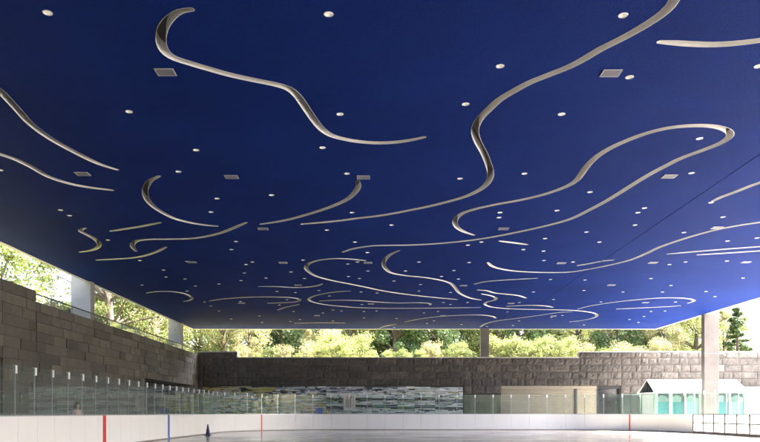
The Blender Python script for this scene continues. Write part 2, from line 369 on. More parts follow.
canopy = empty('roof_canopy', ((XL+XR)/2, (YB+YF)/2, 0))
tag(canopy, 'deep blue flat canopy roof over the ice rink, carved with pale curving grooves', 'canopy')
OFF = -canopy.location
def cbuild(mb, name, smooth=False):
    o = mb.build(name, canopy, smooth); o.location = OFF; return o
W, DEP = .078, .22
cv, ce, cf = [], [], []
def add_loop(pts):
    i = len(cv); cv.extend(Vector((p[0], p[1])) for p in pts); n = len(pts)
    ce.extend((i+k, i+(k+1) % n) for k in range(n)); cf.append(list(range(i, i+n)))
outer = [(XL, YB), (XR, YB), (XR, YF), (XL, YF)]
i0 = len(cv); cv.extend(Vector(p) for p in outer); ce.extend((i0+k, i0+(k+1) % 4) for k in range(4))
for phrase, trace in GROOVES:
    C = catmull([on_soffit(*p) for p in trace])
    acc = [0]
    for a0, b0 in zip(C, C[1:]): acc.append(acc[-1]+(b0-a0).length)
    tl = min(.9, acc[-1]*.2)
    ws = [W*(.62+.38*math.sin(math.pi/2*min(1, q/tl, (acc[-1]-q)/tl))) for q in acc]
    L, Rr = [], []
    for i, p in enumerate(C):
        d = (C[min(i+1, len(C)-1)] - C[max(i-1, 0)]).normalized(); nn = Vector((-d.y, d.x))*ws[i]
        L.append(p+nn); Rr.append(p-nn)
    d0 = (C[0]-C[1]).normalized(); d1 = (C[-1]-C[-2]).normalized()
    capn = 5
    def capp(c, d):
        n = Vector((-d.y, d.x)); return [c + n*ws[0]*math.cos(t) + d*ws[0]*math.sin(t) for t in [math.pi*k/(capn+1) for k in range(1, capn+1)]]
    # loop: right side forward, end cap, left side back, start cap
    cap1 = capp(C[-1], d1)[::-1]; cap0 = capp(C[0], d0)[::-1]
    loop = Rr + cap1 + L[::-1] + cap0
    add_loop(loop)
    mb = MB()
    n = len(loop)
    for k in range(n):
        a, b2 = loop[k], loop[(k+1) % n]
        mb.face([(a.x, a.y, SOFFIT-.006), (b2.x, b2.y, SOFFIT-.006), (b2.x, b2.y, SOFFIT+DEP), (a.x, a.y, SOFFIT+DEP)], 'groove_white')
    for k in range(len(C)-1):
        mb.face([(p.x, p.y, SOFFIT+DEP) for p in (L[k], Rr[k], Rr[k+1], L[k+1])], 'groove_top')
    mb.face([(p.x, p.y, SOFFIT+DEP) for p in [L[0]]+cap0+[Rr[0]]], 'groove_top')
    mb.face([(p.x, p.y, SOFFIT+DEP) for p in [Rr[-1]]+cap1+[L[-1]]], 'groove_top')
    # metal bead round the slot
    ctr = []
    for k in range(n):
        a, b2 = loop[k-1], loop[(k+1) % n]; d = (b2-a)
        d = d.normalized() if d.length > 1e-6 else Vector((1, 0)); ctr.append(loop[k]+Vector((d.y, -d.x))*.007)
    for k in range(n):
        q = (k+1) % n
        mb.face([(loop[k].x, loop[k].y, SOFFIT-.006), (ctr[k].x, ctr[k].y, SOFFIT-.004), (ctr[q].x, ctr[q].y, SOFFIT-.004), (loop[q].x, loop[q].y, SOFFIT-.006)], 'trim_pale')
    cbuild(mb, 'light_groove', False)
HOLE = .059
for p in LIGHTS:
    x, y = on_soffit(*p)
    add_loop([(x+HOLE*math.cos(2*math.pi*k/14), y+HOLE*math.sin(2*math.pi*k/14)) for k in range(14)])
XJ = 8.85
add_loop([(XJ-.012, YB+.5), (XJ+.012, YB+.5), (XJ+.012, YF-.3), (XJ-.012, YF-.3)])
vo, eo, fo, ov, oe, of = geometry.delaunay_2d_cdt(cv, ce, cf, 0, 1e-5)
mb = MB(); k = mb.m('soffit_blue')
mb.v = [(v.x, v.y, SOFFIT) for v in vo]
for f, src in zip(fo, of):
    if not src:
        mb.f.append(tuple(f)[::-1]); mb.mi.append(k)
sof = cbuild(mb, 'soffit')
mb = MB(); mb.box((XJ-.02, YB+.5, SOFFIT+.03), (XJ+.02, YF-.3, SOFFIT+.06), 'joint_dark')
for s in (-.024, .0205): mb.box((XJ+s, YB+.5, SOFFIT+.002), (XJ+s+.0035, YF-.3, SOFFIT+.06), 'joint_dark')
cbuild(mb, 'expansion_joint')
mb = MB()
T = .16
for lo, hi in (((XL-T, YB-T, SOFFIT-.015), (XL, YF+T, SOFFIT+.95)), ((XR, YB-T, SOFFIT-.015), (XR+T, YF+T, SOFFIT+.95)),
               ((XL, YF, SOFFIT-.015), (XR, YF+T, SOFFIT+.95)), ((XL, YB-T, SOFFIT-.015), (XR, YB, SOFFIT+.95))):
    mb.box(lo, hi, 'fascia')
cbuild(mb, 'fascia')
mb = MB(); mb.box((XL, YB, SOFFIT+.6), (XR, YF, SOFFIT+.9), 'roof_top'); cbuild(mb, 'roof_deck')

# ------------------------------------------------------------------ downlights and square ceiling fixtures
marks = []
for phrase, trace in GROOVES:
    a, z = trace[0], trace[-1]
    inside = lambda p: -2 < p[0] < 762 and -2 < p[1] < 442
    ends = [a, z]
    if abs(a[0]-z[0]) >= abs(a[1]-z[1])*.6: nm = ('left', 'right') if a[0] < z[0] else ('right', 'left')
    else: nm = ('upper', 'lower') if a[1] < z[1] else ('lower', 'upper')
    for e, q in zip(ends, nm):
        if inside(e): marks.append((e, f'the {q} end of the {phrase}'))
    marks.append((trace[len(trace)//2], f'the middle of the {phrase}'))
ORD = ['closest', 'second closest', 'third closest', 'fourth closest', 'fifth closest', 'sixth closest', 'seventh closest', 'eighth closest', 'ninth closest']
def nearest_labels(pts, head):
    best = {}
    for i, p in enumerate(pts):
        w = p
        ds = sorted(((math.dist(w, m0), t) for m0, t in marks))
        best.setdefault(ds[0][1], []).append((ds[0][0], i))
    out = {}
    for t, lst in best.items():
        for q, (d, i) in enumerate(sorted(lst)):
            out[i] = f'{head} {ORD[q]} to {t}'
    return [out[i] for i in range(len(pts))]
lab = nearest_labels(LIGHTS, 'downlight')
def light_parts():
    tr = MB(); tr.lathe([(HOLE-.001, .001), (HOLE, -.006), (HOLE+.013, -.006), (HOLE+.016, -.0005)], 'trim_pale', 24)
    rf = MB(); rf.lathe([(HOLE+.001, 0), (HOLE*.95, .05), (HOLE*.8, .09)], 'lamp_reflector', 24)
    lp = MB(); lp.lathe([(HOLE*.8, .09), (HOLE*.5, .085), (HOLE*.001, .082)], 'lamp_lit', 24)
    return tr, rf, lp
near_proto = None; far_mesh = None
for i, p in enumerate(LIGHTS):
    x, y = on_soffit(*p); loc = (x, y, SOFFIT)
    if p[1] < 225:
        if near_proto is None:
            near_proto = empty('downlight', loc)
            tr, rf, lp = light_parts()
            tr.build('trim_ring', near_proto, True); rf.build('reflector', near_proto, True); lp.build('lamp', near_proto, True)
            o = near_proto
        else: o = dup(near_proto, loc)
    else:
        if far_mesh is None:
            a = MB()
            for q in light_parts():
                n0 = len(a.v); a.v += q.v; a.f += [tuple(t+n0 for t in f) for f in q.f]; a.mi += [a.m(q.mats[0])]*len(q.f)
            o = a.build('downlight', None, True, loc); far_mesh = o
        else:
            o = far_mesh.copy(); COL.objects.link(o); o.location = loc
    tag(o, lab[i], 'downlight', 'round downlights set in the blue ceiling')
lab = nearest_labels(PANELS, 'square fixture')
proto = None
for i, p in enumerate(PANELS):
    x, y = on_soffit(*p)
    if proto is None:
        proto = empty('ceiling_fixture', (x, y, SOFFIT))
        s, h, sy = .165, .02, .125
        a = MB()
        for lo, hi in (((-s, -sy, -h), (-s+.014, sy, -.002)), ((s-.014, -sy, -h), (s, sy, -.002)), ((-s+.014, -sy, -h), (s-.014, -sy+.014, -.002)), ((-s+.014, sy-.014, -h), (s-.014, sy, -.002))):
            a.box(lo, hi, 'frame_grey')
        a.build('frame', proto)
        a = MB(); a.box((-s+.015, -sy+.015, -h+.006), (s-.015, sy-.015, -.004), 'panel_grey')
        for k in range(6):
            t = -sy+.03+k*.034; a.box((-s+.02, t, -h+.002), (s-.02, t+.016, -h+.0055), 'panel_grey')
        a.build('grille', proto); o = proto
    else: o = dup(proto, (x, y, SOFFIT))
    tag(o, lab[i], 'ceiling fixture', 'square fixtures under the blue ceiling')

# ------------------------------------------------------------------ columns
def column(x0, x1, y0, y1, z0, z1, label, mn='granite_column'):
    cx, cy = (x0+x1)/2, (y0+y1)/2
    root = empty('column', (cx, cy, z0))
    a = MB(); a.box((x0-cx, y0-cy, 0), (x1-cx, y1-cy, z1-z0), mn)
    bevel(a.build('shaft', root), .02)
    a = MB()
    zz = 2.35
    while z0+zz < z1-.3:
        a.box((x0-cx-.002, y0-cy-.002, zz), (x1-cx+.002, y1-cy+.002, zz+.012), 'steel_grey'); zz += 2.4
    if a.f: a.build('joint_line', root)
    tag(root, label, 'column', 'columns carrying the blue canopy'); return root
column(-14.0, -13.09, 31.9, 32.33, 5.2, SOFFIT+.4, 'pale concrete column nearest on the left, standing on the long stone wall', 'concrete_pale')
column(-14.0, -13.09, 46.7, 47.1, 5.2, SOFFIT+.4, 'pale concrete column at the far end of the left stone wall', 'concrete_pale')
column(19.72, 20.6, 42.3, 42.72, 0, SOFFIT+.4, 'tall stone clad column on the right beside the white roofed booth')
column(7.29, 7.88, 49.62, 50.05, 5.0, SOFFIT+.02, 'dark column standing alone on the far stone wall, shrubs behind it')
for y, wh in ((27.5, 'middle'), (12.7, 'nearest')):
    column(19.72, 20.6, y, y+.42, 0, SOFFIT+.4, f'{wh} column along the right edge of the canopy, outside the frame')

# ------------------------------------------------------------------ stone walls
def stone_blocks(mp, u0, u1, courses, top, openings, lens, amp, proud, step, mname, seed, joint=.012):
    rnd = random.Random(seed); a = MB(); k = a.m(mname)
    cutpts = sorted({u for t in top for u in t[:2]} | {u for o in openings for u in o[:2]})
    for za, zb in zip(courses, courses[1:]):
        us = [u0]; u = u0 - rnd.uniform(0, lens[0])
        while u < u1:
            u += rnd.uniform(*lens)
            if u0+.15 < u < u1-.15: us.append(u)
        us.append(u1)
        us = sorted(set(us) | {c for c in cutpts if u0 < c < u1})
        # drop slivers
        keep = [us[0]]
        for q in us[1:]:
            if q-keep[-1] < .2 and q not in cutpts and q != u1: continue
            keep.append(q)
        for ua, ub in zip(keep, keep[1:]):
            um = (ua+ub)/2
            zt = next((t[2] for t in top if t[0] <= um <= t[1]), None)
            if zt is None or za > zt-.05: continue
            if any(o[0] < um < o[1] and za < o[3]-.03 and zb > o[2]+.03 for o in openings): continue
            zc = min(zb, zt)
            base = rnd.uniform(0, proud); g = joint/2
            nu = max(1, int((ub-ua)/step)); nz = max(1, int((zc-za)/step))
            idx = {}
            tilt = rnd.uniform(-1, 1)*amp*.4
            for i in range(nu+1):
                for j in range(nz+1):
                    edge = i in (0, nu) or j in (0, nz)
                    uu = ua+g+(ub-ua-joint)*i/nu; zz = za+g+(zc-za-joint)*j/nz
                    h = base + (0 if edge and amp else amp*(.35+rnd.random()) + tilt*(j/nz-.5)*2)
                    if not edge and amp: uu += rnd.uniform(-.2, .2)*step; zz += rnd.uniform(-.2, .2)*step
                    idx[i, j] = len(a.v); a.v.append(mp(uu, h, zz))
            for i in range(nu):
                for j in range(nz):
                    a.f.append((idx[i, j], idx[i+1, j], idx[i+1, j+1], idx[i, j+1])); a.mi.append(k)
            ring = [(i, 0) for i in range(nu)] + [(nu, j) for j in range(nz)] + [(i, nz) for i in range(nu, 0, -1)] + [(0, j) for j in range(nz, 0, -1)]
            i1 = len(a.v)
            for (i, j) in ring:
                uu = ua+g+(ub-ua-joint)*i/nu; zz = za+g+(zc-za-joint)*j/nz
                a.v.append(mp(uu, -.06, zz))
            for q in range(len(ring)):
                r2 = (q+1) % len(ring)
                a.f.append((idx[ring[r2]], idx[ring[q]], i1+q, i1+r2)); a.mi.append(k)
    return a
LX = -12.75
# left wall
lw = empty('stone_wall', (LX, 26, 0))
tag(lw, 'long wall of large sawn granite blocks along the left side, stepping down once', 'wall')
def lmap(u, h, z): return (h, u-26, z)
LC = [3.05*k/8 for k in range(8)] + [3.05+2.27*k/6 for k in range(7)] + [5.72]
ltop = [(6, 26.1, 5.72), (26.1, 49.5, 5.32)]
lop = [(17.0, 23.75, 0, 3.05), (38.2, 48.4, 0, 3.05)]
stone_blocks(lmap, 6, 49.5, LC, ltop, lop, (.7, 1.9), .008, .03, .25, 'granite_sawn', 3, .022).build('stone_blocks', lw)
a = MB()
for y0, y1, z0, z1 in ((6, 17, 0, 5.7), (17, 23.75, 3.06, 5.7), (23.75, 26.1, 0, 5.7), (26.1, 38.2, 0, 5.3), (38.2, 48.4, 3.06, 5.3), (48.4, 50.1, 0, 5.3)):
    a.box((-1.4, y0-26, z0), (-.045, y1-26, z1), 'mortar')
a.build('wall_core', lw)
for y0, y1 in ((17, 23.75), (38.2, 48.4)):
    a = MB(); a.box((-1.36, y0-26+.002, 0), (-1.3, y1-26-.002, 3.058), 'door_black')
    n = int((y1-y0)/1.3)
    for k in range(n+1):
        yy = y0-26+.03+(y1-y0-.1)*k/n; a.box((-1.302, yy, 0), (-1.25, yy+.05, 3.0), 'steel_dark')
    a.build('opening_screen', lw)
# left guard rail
gr = empty('glass_guard', (LX-.35, 26.15, 5.3))
tag(gr, 'low glass guard with a thin dark handrail along the top of the left wall', 'railing')
a = MB(); a.box((-.03, 0, .40), (.03, 23.2, .435), 'steel_dark'); a.build('handrail', gr)
for k in range(12):
    a = MB(); a.box((-.006, .02+k*1.93, .02), (.006, 1.91+k*1.93, .40), 'guard_glass'); a.build('glass_pane', gr)
    if k: pass
    a = MB(); a.box((-.015, k*1.93-.01, .02), (.015, k*1.93+.015, .40), 'steel_dark'); a.build('post', gr)
# letters above the left opening (too small in the photo to read)
ls = empty('wall_letters', (LX+.03, 38.3, 3.42))
tag(ls, 'row of small silver letters on the left stone wall above the dark opening', 'sign')
def letter(*bars, w=.035):
    lt = MB()
    for j, (u0, z0, u1, z1) in enumerate(bars):
        d = Vector((u1-u0, z1-z0)).normalized(); n = Vector((-d.y, d.x))*w/2
        q = [(u0+n.x, z0+n.y), (u1+n.x, z1+n.y), (u1-n.x, z1-n.y), (u0-n.x, z0-n.y)]; t = .03+.002*j
        for x in (0, t): lt.face([(x, u, z) for u, z in q], 'steel_grey')
        for k in range(4):
            (ua, za), (ub, zb) = q[k], q[(k+1) % 4]
            lt.face([(0, ua, za), (0, ub, zb), (t, ub, zb), (t, ua, za)], 'steel_grey')
    lt.build('letter', ls)
h = .26
letter((.0, h*.6, .28, h), (.28, h, .28, h*.3), (.28, h*.3, .0, h*.6))
letter((.55, 0, .75, h), (.75, h, .95, 0))
letter((1.1, h, 1.1, .05), (1.1, .03, 1.4, .03), (1.4, .05, 1.4, h))
letter((1.65, 0, 1.65, h), (1.65, h, 1.9, h*.9), (1.9, h*.9, 1.9, h*.5), (1.9, h*.5, 1.65, h*.45))
letter((2.1, 0, 2.1, h), (2.1, h, 2.4, h*.85), (2.4, h*.85, 2.12, h*.4), (2.12, h*.4, 2.4, 0))

# far wall
FY = 49.5
fw = empty('stone_wall', (3, FY, 0))
tag(fw, 'rough split-face granite wall across the far end, lower in its middle, shrubs above', 'wall')
def fmap(u, h, z): return (u-3, -h, z)
FCs = [0, .62, 1.24, 1.86, 2.5, 3.07, 3.565, 4.06, 4.555, 5.05, 5.45]
ftop = [(LX+.02, -9.95, 5.45), (-9.95, 14.25, 5.05), (14.25, 48, 5.45)]
U_M0, U_M1, U_G, U_S1, U_S2, U_D, U_E = -12.4, 6.05, 8.7, 14.0, 15.5, 17.2, 18.6
fop = [(U_M0, U_M1, 0, 3.07), (U_M1, U_G, 0, 2.5), (U_G, U_D, 0, 2.9), (U_D, U_E, 0, 2.5)]
fop = [(a0, b0, c0, 3.07 if d0 == 2.9 else d0) for a0, b0, c0, d0 in fop]
stone_blocks(fmap, LX+.02, 48, FCs, ftop, fop, (.45, 1.5), .042, .04, .11, 'granite_rough', 11, .02).build('stone_blocks', fw)
a = MB()
for u0, u1, z0, z1 in ((LX+.06, -12.4, 0, 5.03), (-12.4, 6.05, 3.08, 5.03), (-12.4, 6.05, 0, 3.08), (6.05, 8.7, 2.51, 5.03), (8.7, 17.2, 3.08, 5.03), (17.2, 18.6, 2.51, 5.03), (18.6, 48, 0, 5.03), (LX+.06, -9.97, 5.03, 5.43), (14.27, 48, 5.03, 5.43)):
    a.box((u0-3, .36 if z1 == 3.08 else .05, z0), (u1-3, .62, z1), 'mortar')
a.build('wall_core', fw)
a = MB()
for u0, u1, z in ((LX-.02, -9.93, 5.45), (-9.93, 14.22, 5.05), (14.22, 48, 5.45)):
    a.box((u0-3, -.03, z+.003), (u1-3, .64, z+.055), 'coping')
a.build('coping', fw)
# openings of the far wall: black back, shutters, header
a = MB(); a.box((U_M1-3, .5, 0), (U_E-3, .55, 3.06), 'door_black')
a.box((U_S2-3+.02, .12, 0), (U_S2-3+.10, .49, 2.88), 'steel_dark'); a.build('recess', fw)
a = MB(); a.box((U_G-3+.003, .06, 2.88), (U_S2-3-.003, .48, 3.065), 'shutter_beige'); a.box((U_S2-3, .06, 2.88), (U_D-3-.003, .48, 3.065), 'recess_dark'); a.build('door_header', fw)
for u0, u1 in ((U_G+.02, U_S1-.06), (U_S1+.10, U_S2)):
    a = MB(); z = .01
    while z < 2.8:
        P = [(0, z), (-.018, z+.03), (-.018, z+.085), (0, z+.11)]
        for (o0, z0), (o1, z1) in zip(P, P[1:]):
            a.face([(u0-3, .16+o0, z0), (u1-3, .16+o0, z0), (u1-3, .16+o1, z1), (u0-3, .16+o1, z1)], 'shutter_beige')
        z += .115
    o = a.build('roller_shutter', fw)
a = MB(); a.box((U_S1-3-.06, .06, 0), (U_S1-3+.10, .3, 2.876), 'steel_dark'); a.build('door_post', fw)
a = MB(); a.box((U_D-3+.01, .14, 0), (U_E-3-.01, .18, 2.48), 'booth_glass'); a.build('glass_door', fw)
for u in (U_D, (U_D+U_E)/2, U_E-.06):
    a = MB(); a.box((u-3+.005, .1, 0), (u-3+.055, .135, 2.48), 'steel_dark'); a.build('door_frame', fw)
# green granite panel
g = MB(); g.box((0, 0, 0), (U_G-U_M1-.03, .3, 2.47), 'granite_green')
for x in (.9, 1.75): g.box((x, -.004, 0), (x+.012, -.001, 2.47), 'steel_dark')
tag(bevel(g.build('granite_slab', None, loc=(U_M1+.015, FY+.02, 0)), .008), 'dark green speckled stone panel between the tile mosaic and the beige shutters', 'stone slab')

# mosaic wall of glazed bars
TILE = {'t_olive': (.33, .29, .10), 't_yellow': (.50, .42, .14), 't_black': (.02, .021, .022), 't_char': (.09, .092, .10), 't_teal': (.15, .26, .24), 't_green': (.20, .25, .12),
        't_white': (.76, .76, .72), 't_grey': (.44, .45, .46), 't_slate': (.22, .25, .32), 't_pale': (.56, .62, .58)}
for kk, c in TILE.items(): simple(kk, c, .22, var=.1, scale=8)
rnd = random.Random(21)
ms = empty('tile_mosaic', (U_M0, FY+.12, 0))
tag(ms, 'wide mosaic of stacked coloured tile bars on the lower far wall, olive left, grey right', 'mosaic')
a = MB(); a.box((.01, 0, .02), (U_M1-U_M0-.01, .2, 3.05), 't_char'); a.build('backing', ms)
LW = [('t_yellow', 5), ('t_olive', 6), ('t_black', 3), ('t_char', 2), ('t_teal', 4), ('t_green', 3), ('t_white', 5), ('t_pale', 6), ('t_grey', 2)]
RW = [('t_white', 12), ('t_grey', 6), ('t_pale', 8), ('t_slate', 3), ('t_char', 1.5), ('t_black', 1), ('t_green', .6), ('t_teal', .8), ('t_olive', .5)]
BD = [('t_black', 4), ('t_char', 3), ('t_teal', 2), ('t_green', 2), ('t_slate', 2)]
TP = [('t_grey', 5), ('t_slate', 4), ('t_char', 4), ('t_white', 3), ('t_black', 2)]
def pick(ws):
    t = rnd.uniform(0, sum(w for _, w in ws))
    for n_, w in ws:
        t -= w
        if t <= 0: return n_
    return ws[-1][0]
tot = U_M1-U_M0; u = .02
while u < tot-.1:
    wv = rnd.choice((1.22, 1.22, 1.45, 1.8)); u2 = min(tot-.02, u+wv)
    if tot-.02-u2 < .5: u2 = tot-.02
    fr = (u+u2)/2/tot
    a = MB(); dz = rnd.uniform(-.07, .07); z = .05+.06+dz*.5
    while z < 2.98:
        hh = rnd.choice((.05, .06, .07, .08, .10)); z2 = min(z+hh, 3.04 - (rnd.random() < .3)*.07)
        if z2-z < .03: break
        x = u
        zc = z + dz
        while x < u2-.02:
            x2 = min(u2-.006, x+rnd.choice((.15, .25, .35, .5, .8)))
            if u2-x2 < .12: x2 = u2-.006
            if fr < .46:
                ws = LW if z < 2.62 else [('t_yellow', 8), ('t_olive', 3), ('t_black', 3), ('t_grey', 1.5)]
                if fr > .3 and z > 2.5: ws = TP
            else:
                ws = RW
                if 1.95 < zc < 2.15 or 1.4 < zc < 1.62: ws = BD
                elif fr < .7 and z > 2.55: ws = TP
            pr = rnd.uniform(.02, .06)
            a.box((x+.004, -pr, z+.003), (x2-.004, -.001, z2-.003), pick(ws)); x = x2
        z = z2
    a.build('tile_panel', ms); u = u2
# poster and bin before it
p = empty('poster', at_depth(349.5, 408.5, FY-.1)); 
a = MB(); a.box((-.42, 0, -.1), (.42, .025, .92), 'poster_white'); a.build('board', p)
a = MB()
for k in range(6): a.box((-.30+k*.075, -.004, .02+.05*(k % 2)), (-.255+k*.075, -.001, .62+.08*(k % 3)), 'poster_dark' if k % 2 else 'poster_pink')
a.box((-.2, -.004, .74), (.22, -.001, .86), 'poster_pink'); a.box((.24, -.004, .0), (.30, -.001, .86), 'poster_pink'); a.build('print', p)
tag(p, 'pinkish white poster with dark streaks fixed on the tile mosaic', 'poster')
x, y, z = at_depth(319.5, 413, 48.2)
bn = empty('blue_bin', (x, y, 0))
a = MB(); 
prof = [(-.22, .17), (-.26, .21)]
V = [(-.2, -.18, .08), (.2, -.18, .08), (.2, .18, .08), (-.2, .18, .08), (-.25, -.24, 1.38), (.25, -.24, 1.38), (.25, .24, 1.38), (-.25, .24, 1.38)]
for q in ((0,3,2,1),(4,5,6,7),(0,1,5,4),(1,2,6,5),(2,3,7,6),(3,0,4,7)): a.face([V[t] for t in q], 'bin_blue')
bevel(a.build('body', bn), .02)
a = MB(); a.box((-.27, -.26, 1.385), (.27, .26, 1.43), 'bin_blue'); a.box((-.2, -.2, 1.43), (.2, .2, 1.50), 'bin_blue'); bevel(a.build('lid', bn), .02)
for s in (-.2, .2):
    a = MB(); a.tube([(s-.03, .17, .085), (s+.03, .17, .085)], .085, 'steel_dark', 12); a.build('wheel', bn)
tag(bn, 'bright blue bin standing behind the far boards before the mosaic', 'bin')

# ------------------------------------------------------------------ dasher boards with glass
BX0, BX1, BYE, RAD = -9.3, 18.0, 47.2, 6.7
BH, GH = 1.10, 2.38
db = empty('rink_boards', (0, 0, 0))
tag(db, 'white hockey boards with clear glass panes curving round the far end of the rink', 'rink boards')
path = []   # (point, outward normal)
def addp(x, y, nx, ny): path.append((Vector((x, y)), Vector((nx, ny))))
y = 7.0
while y < BYE-RAD: addp(BX0, y, -1, 0); y += .1
for k in range(0, 91): t = R(k); addp(BX0+RAD-RAD*math.cos(t), BYE-RAD+RAD*math.sin(t), -math.cos(t), math.sin(t))
x = BX0+RAD+.1
while x < BX1-RAD: addp(x, BYE, 0, 1); x += .1
for k in range(0, 91): t = R(90-k); addp(BX1-RAD+RAD*math.cos(t), BYE-RAD+RAD*math.sin(t), math.cos(t), math.sin(t))
y = BYE-RAD-.1
while y > 22: addp(BX1, y, 1, 0); y -= .1
S = [0]
for (p0, _), (p1, _) in zip(path, path[1:]): S.append(S[-1]+(p1-p0).length)
def at_s(s):
    s = max(0, min(S[-1]-1e-6, s)); lo, hi = 0, len(S)-1
    while hi-lo > 1:
        md = (lo+hi)//2
        if S[md] <= s: lo = md
        else: hi = md
    t = (s-S[lo])/(S[hi]-S[lo]); p = path[lo][0].lerp(path[hi][0], t); n = path[lo][1].lerp(path[hi][1], t).normalized(); return p, n
def strip(a, s0, s1, o0, o1, z0, z1, mn, seg=.35):
    n = max(1, math.ceil((s1-s0)/seg)); k = a.m(mn); pr = None
    for i in range(n+1):
        p, nn = at_s(s0+(s1-s0)*i/n)
        q = [p+nn*o0, p+nn*o1]
        ring = [(q[0].x, q[0].y, z0), (q[1].x, q[1].y, z0), (q[1].x, q[1].y, z1), (q[0].x, q[0].y, z1)]
        i0 = len(a.v); a.v += ring
        if i == 0: a.f.append((i0, i0+1, i0+2, i0+3)); a.mi.append(k)
        if i == n: a.f.append((i0+3, i0+2, i0+1, i0)); a.mi.append(k)
        if pr is not None:
            for j in range(4): a.f.append((pr+j, pr+(j+1) % 4, i0+(j+1) % 4, i0+j)); a.mi.append(k)
        pr = i0
def s_of(test):
    for i, (p, n) in enumerate(path):
        if test(p): return S[i]
S_STR = s_of(lambda p: p.x > BX1-1e-3 and p.y < 40.5) 
seams = []
s = 18.08-7.0-1.03*10
while s < S[-1]: seams.append(s); s += 1.03 if s < 33 else 1.215
seams = [0]+[q for q in seams if q > .3]
S_B = next(q for q in seams if q > S_STR-.6)
for s0, s1 in zip(seams, seams[1:]):
    back = s0 >= S_B
    a = MB(); strip(a, s0+.004, s1-.004, 0, .012 if back else .03, .13, BH-.03, 'board_translucent' if back else 'board_white'); a.build('board_panel', db)
    a = MB(); strip(a, s0+.012, s1-.012, .055, .067, BH+.006, GH, 'rink_glass'); a.build('glass_pane', db)
    # post and clip
    p, nn = at_s(s0); ang = math.atan2(nn.y, nn.x); M = Matrix.Translation((p.x, p.y, 0)) @ Matrix.Rotation(ang, 4, 'Z')
    a = MB(); a.box((.072, -.018, BH+.005), (.10, .018, GH-.02), 'steel_grey', M); po = a.build('glass_post', db)
    a = MB(); a.box((.035, -.045, GH-.20), (.053, .045, GH+.01), 'white_metal', M); a.box((.053, -.03, GH+.002), (.112, .03, GH+.012), 'white_metal', M); a.build('clip', po)
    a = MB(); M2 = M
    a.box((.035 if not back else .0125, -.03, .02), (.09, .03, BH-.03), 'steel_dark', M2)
    if back: a.box((-.004, -.08, .141), (-.0005, .08, BH-.04), 'steel_dark', M2)  # front strip stands in for the post's dark silhouette through the backlit sheet
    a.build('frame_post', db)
a = MB(); strip(a, 0, S_B, -.004, .105, BH-.028, BH, 'steel_grey'); strip(a, S_B, S[-1], -.008, .105, BH-.04, BH, 'steel_dark'); a.build('cap_rail', db)
a = MB(); strip(a, 0, S_B, -.006, .028, .0, .128, 'board_white'); strip(a, 0, S_B, -.012, -.007, .0, .05, 'kick_plate'); strip(a, S_B, S[-1], -.008, .03, 0, .14, 'kick_plate'); a.build('kick_plate', db)
a = MB(); strip(a, S_B, S[-1], .0125, .075, .58, .635, 'steel_dark'); strip(a, S_B, S[-1], -.007, -.0045, .58, .64, 'steel_dark'); a.build('frame_rail_and_silhouette', db)  # real rail behind; second strip draws its silhouette on the front face
def line(test, w, mn, nm):
    s = s_of(test); a = MB(); strip(a, s-w/2, s+w/2, -.004, -.001, .131, BH-.03, mn, .1)
    strip(a, s-w/2, s+w/2, -.016, -.0125, .0, .13, mn, .1); a.build(nm, db)
line(lambda p: p.y > 23.76, .28, 'red_paint', 'red_line')
line(lambda p: p.y > 31.0, .28, 'blue_paint', 'blue_line')
line(lambda p: p.y > 40 and p.x*F/p.y+VX > 260.5, .09, 'red_paint', 'goal_line')
line(lambda p: p.y > 40 and p.x*F/p.y+VX > 628.3, .09, 'red_paint', 'goal_line')

# ------------------------------------------------------------------ ground
def sheet(name, pts, z, mn, kind='structure'):
    a = MB(); a.face([(x, y, z) for x, y in pts], mn); o = a.build(name); o['kind'] = kind; return o
sheet('ground', [(-1500, -1500), (1500, -1500), (1500, 1500), (-1500, 1500)], -.03, 'far_ground')
sheet('pavement', [(-16, -60), (120, -60), (120, 50.2), (-16, 50.2)], -.012, 'paving')
inner = [p-n*.0 for p, n in path]
a = MB(); pts = [(p.x, p.y) for p in inner[::3]] + [(BX1, -40), (BX0, -40)]
a.face([(x, y, .0) for x, y in pts][::-1], 'rink_floor'); rf = a.build('rink_surface'); rf['kind'] = 'structure'
# raised park ground behind the walls
a = MB(); k = a.m('grass_slope')
def hill(x0, x1, y0, y1, nx, ny, fn):
    i0 = len(a.v)
    for j in range(ny+1):
        for i in range(nx+1):
            x = x0+(x1-x0)*i/nx; y = y0+(y1-y0)*j/ny; a.v.append((x, y, fn(x, y)))
    for j in range(ny):
        for i in range(nx):
            q = i0+j*(nx+1)+i; a.f.append((q, q+1, q+nx+2, q+nx+1)); a.mi.append(k)
rh = random.Random(5)
def hz(x, y):
    d = max(-14.1-x if y < 50 else 0, y-50.1 if x > -14.2 else max(-14.1-x, y-50.1), 0)
    return 4.85+min(3.2, d*.055)+.12*math.sin(x*.7+y*.31)*min(1, d/4)
hill(-150, -14.1, -40, 160, 60, 80, hz); hill(-14.1, 150, 50.12, 160, 80, 60, hz)
hl = a.build('hillside', None, True); hl['kind'] = 'structure'

